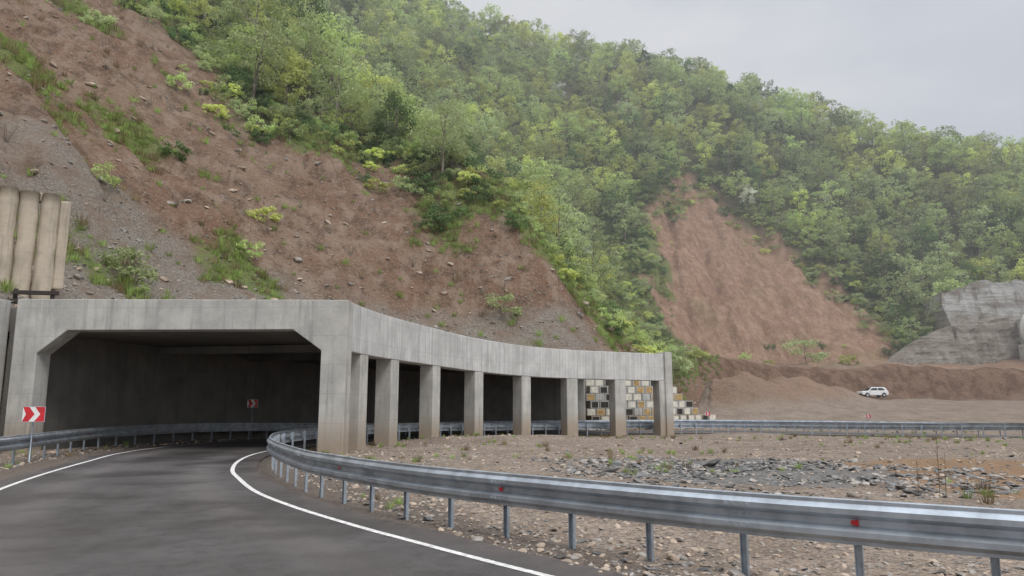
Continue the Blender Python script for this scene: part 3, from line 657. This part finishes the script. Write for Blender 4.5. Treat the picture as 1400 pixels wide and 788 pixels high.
# ------------------------------------------------------------ rocks
import bmesh
RCK=bpy.data.collections.new('rock_kinds')
for i in range(9):
    bm=bmesh.new();bmesh.ops.create_icosphere(bm,subdivisions=2 if i<6 else 1,radius=.5);r=np.random.RandomState(40+i)
    pl=[(Vector(r.normal(size=3)).normalized(),r.uniform(.24,.42)) for _ in range(9)]
    for v in bm.verts:
        for nn,dd_ in pl:
            q=v.co.dot(nn)
            if q>dd_: v.co-=nn*(q-dd_)
        v.co=Vector((v.co.x*(1.2+.3*(i%3)),v.co.y,v.co.z*(.35 if i%3==2 else .65)))
    me=bpy.data.meshes.new('rock_%02d'%i);bm.to_mesh(me);bm.free();me.materials.append([M_ROCK,M_ROCKT,M_SLATE][i%3]);RCK.objects.link(bpy.data.objects.new('rock_%02d'%i,me))
def rocks(name,px,py,keep,S,idx):
    tz,td,ts,trd=terrain(px,py,True);k=keep(px,py,td,ts,trd);n=k.sum();P=np.stack([px,py,tz+S*.08],1)[k]
    scatter(name,P,S[k],np.stack([rs.uniform(-.4,.4,n),rs.uniform(-.4,.4,n),rs.uniform(0,6.28,n)],1),idx[k],RCK);return n
n=36000;yy=9+38*rs.rand(n)**1.7;xx=-22+ (rs.rand(n))*(22+.85*yy+4);S=np.exp(rs.normal(-2.95,.45,n))*(1+yy/70)
nrk=rocks('roadside_gravel',xx,yy,lambda x,y,d,s,r:(d<-.3)&(r>4.25)&(rs.rand(n)<.30+.7*ss(8,4.2,r)+.35*fbm(x/3,y/3,81)),S,rs.choice(9,n,p=[.14,.16,.06,.14,.18,.07,.10,.12,.03]))
n=4200;a=rs.uniform(0,6.28,n);rr=rs.rand(n)**.65*1.25;xx=7.5+5.6*rr*np.cos(a);yy=23+5.5*rr*np.sin(a);S=np.exp(rs.normal(-2.35,.5,n))
rocks('slate_rubble',xx,yy,lambda x,y,d,s,r:(r>4.6)&(fbm(x/2.5,y/2.5,82)>-.15),S,rs.choice([2,5,8,0,3],n,p=[.27,.22,.13,.2,.18]))
n=46000;xx=rs.uniform(-60,60,n);yy=rs.uniform(20,125,n);S=np.exp(rs.normal(-1.9,.5,n))
rocks('slope_rubble',xx,yy,lambda x,y,d,s,r:(d>1.6)&(d<60)&(np.abs(x)<.85*y+3)&(rs.rand(n)<.12+.88*ss(22,6,d)+.25*(fbm(x/6,y/6,83)>.2))&(pdist(x,y,FOREST)[0]<-1),S,rs.choice(9,n,p=[.28,.2,.02,.22,.13,.02,.06,.05,.02]))
n=170;xx=rs.uniform(-50,10,n);yy=rs.uniform(35,100,n);S=rs.uniform(.35,1.0,n)
rocks('boulders',xx,yy,lambda x,y,d,s,r:(d>4)&(pdist(x,y,FOREST)[0]<-3),S,rs.choice([0,1,3,4],n))
e=empty('dry_weed');acc=Acc();r=np.random.RandomState(2)
for (wx,wy,hh) in ((9.35,16.5,1.3),(9.6,16.7,.9),(9.1,16.9,.8)):
    gz=float(terrain(wx,wy));l=r.uniform(-.1,.1,2)
    acc.tube([(wx,wy,gz-.1),(wx+l[0]*.5,wy+l[1]*.5,gz+hh*.5),(wx+l[0],wy+l[1],gz+hh)],[.008,.006,.003],5)
    for k in range(9):
        t=.3+.65*k/9;a=r.uniform(0,6.28);b=np.array([wx+l[0]*t,wy+l[1]*t,gz+hh*t]);L_=.28*(1.1-t);acc.tube([b,b+np.array([math.cos(a)*L_*.7,math.sin(a)*L_*.7,L_])],[.004,.002],4)
acc.obj('stalks',M_STRAW,e)
# ------------------------------------------------------------ mist hanging over the valley side
mm=bpy.data.materials.new('mist');mm.use_nodes=True;nt=mm.node_tree;nt.nodes.clear();o=nt.nodes.new('ShaderNodeOutputMaterial')
v=nt.nodes.new('ShaderNodeVolumeScatter');v.inputs['Density'].default_value=.0013;v.inputs['Color'].default_value=(.93,.96,1,1);v.inputs['Anisotropy'].default_value=.1
nt.links.new(v.outputs[0],o.inputs['Volume'])
Vb,Fb=boxvf(65,255,-8,330,780,366);ob=mkobj('mist',Vb,Fb,mm)
# ------------------------------------------------------------ world / light / camera
w=bpy.data.worlds.new('World');scene.world=w;w.use_nodes=True;nt=w.node_tree;nt.nodes.clear()
o=nt.nodes.new('ShaderNodeOutputWorld');bg=nt.nodes.new('ShaderNodeBackground');bg.inputs[1].default_value=.115;nt.links.new(bg.outputs[0],o.inputs[0])
sk=nt.nodes.new('ShaderNodeTexSky');sk.sky_type='NISHITA';sk.sun_disc=False;sk.sun_elevation=math.radians(52);sk.sun_rotation=math.radians(145)
tc=nt.nodes.new('ShaderNodeTexCoord');mp=nt.nodes.new('ShaderNodeMapping');mp.inputs['Scale'].default_value=(1,1,2.6);nt.links.new(tc.outputs['Generated'],mp.inputs[0])
n=noise(nt,mp.outputs[0],2.2,5,.5);cl=mix(nt,mr(nt,n,.32,.68),(5.5,5.9,6.7),(7.6,7.75,8.0))
# overcast luminance rises towards the zenith
sx=nt.nodes.new('ShaderNodeSeparateXYZ');nt.links.new(tc.outputs['Generated'],sx.inputs[0])
vm=nt.nodes.new('ShaderNodeVectorMath');vm.operation='SCALE';nt.links.new(mix(nt,.92,sk.outputs[0],cl),vm.inputs[0]);nt.links.new(mr(nt,sx.outputs[2],.5,1.0,1.0,2.3),vm.inputs['Scale'])
nt.links.new(vm.outputs[0],bg.inputs[0])
sd=bpy.data.lights.new('sun','SUN');sd.energy=1.5;sd.angle=math.radians(20);sd.color=(1,.96,.9);so=bpy.data.objects.new('sun',sd);COL.objects.link(so)
el=math.radians(52);az=math.radians(145);dirv=Vector((math.sin(az)*math.cos(el),math.cos(az)*math.cos(el),math.sin(el)))
so.rotation_euler=dirv.to_track_quat('Z','Y').to_euler()
cd=bpy.data.cameras.new('camera');cam=bpy.data.objects.new('camera',cd);COL.objects.link(cam);scene.camera=cam
cd.sensor_width=36;cd.lens=36*1000/1400;cd.clip_end=3000;cd.clip_start=.1
cam.location=(0,0,2);cam.rotation_euler=(math.radians(90+9.03),0,0)
scene.view_settings.view_transform='Standard';scene.view_settings.look='None';scene.view_settings.exposure=0
print('trees',ntree,'rocks',nrk)
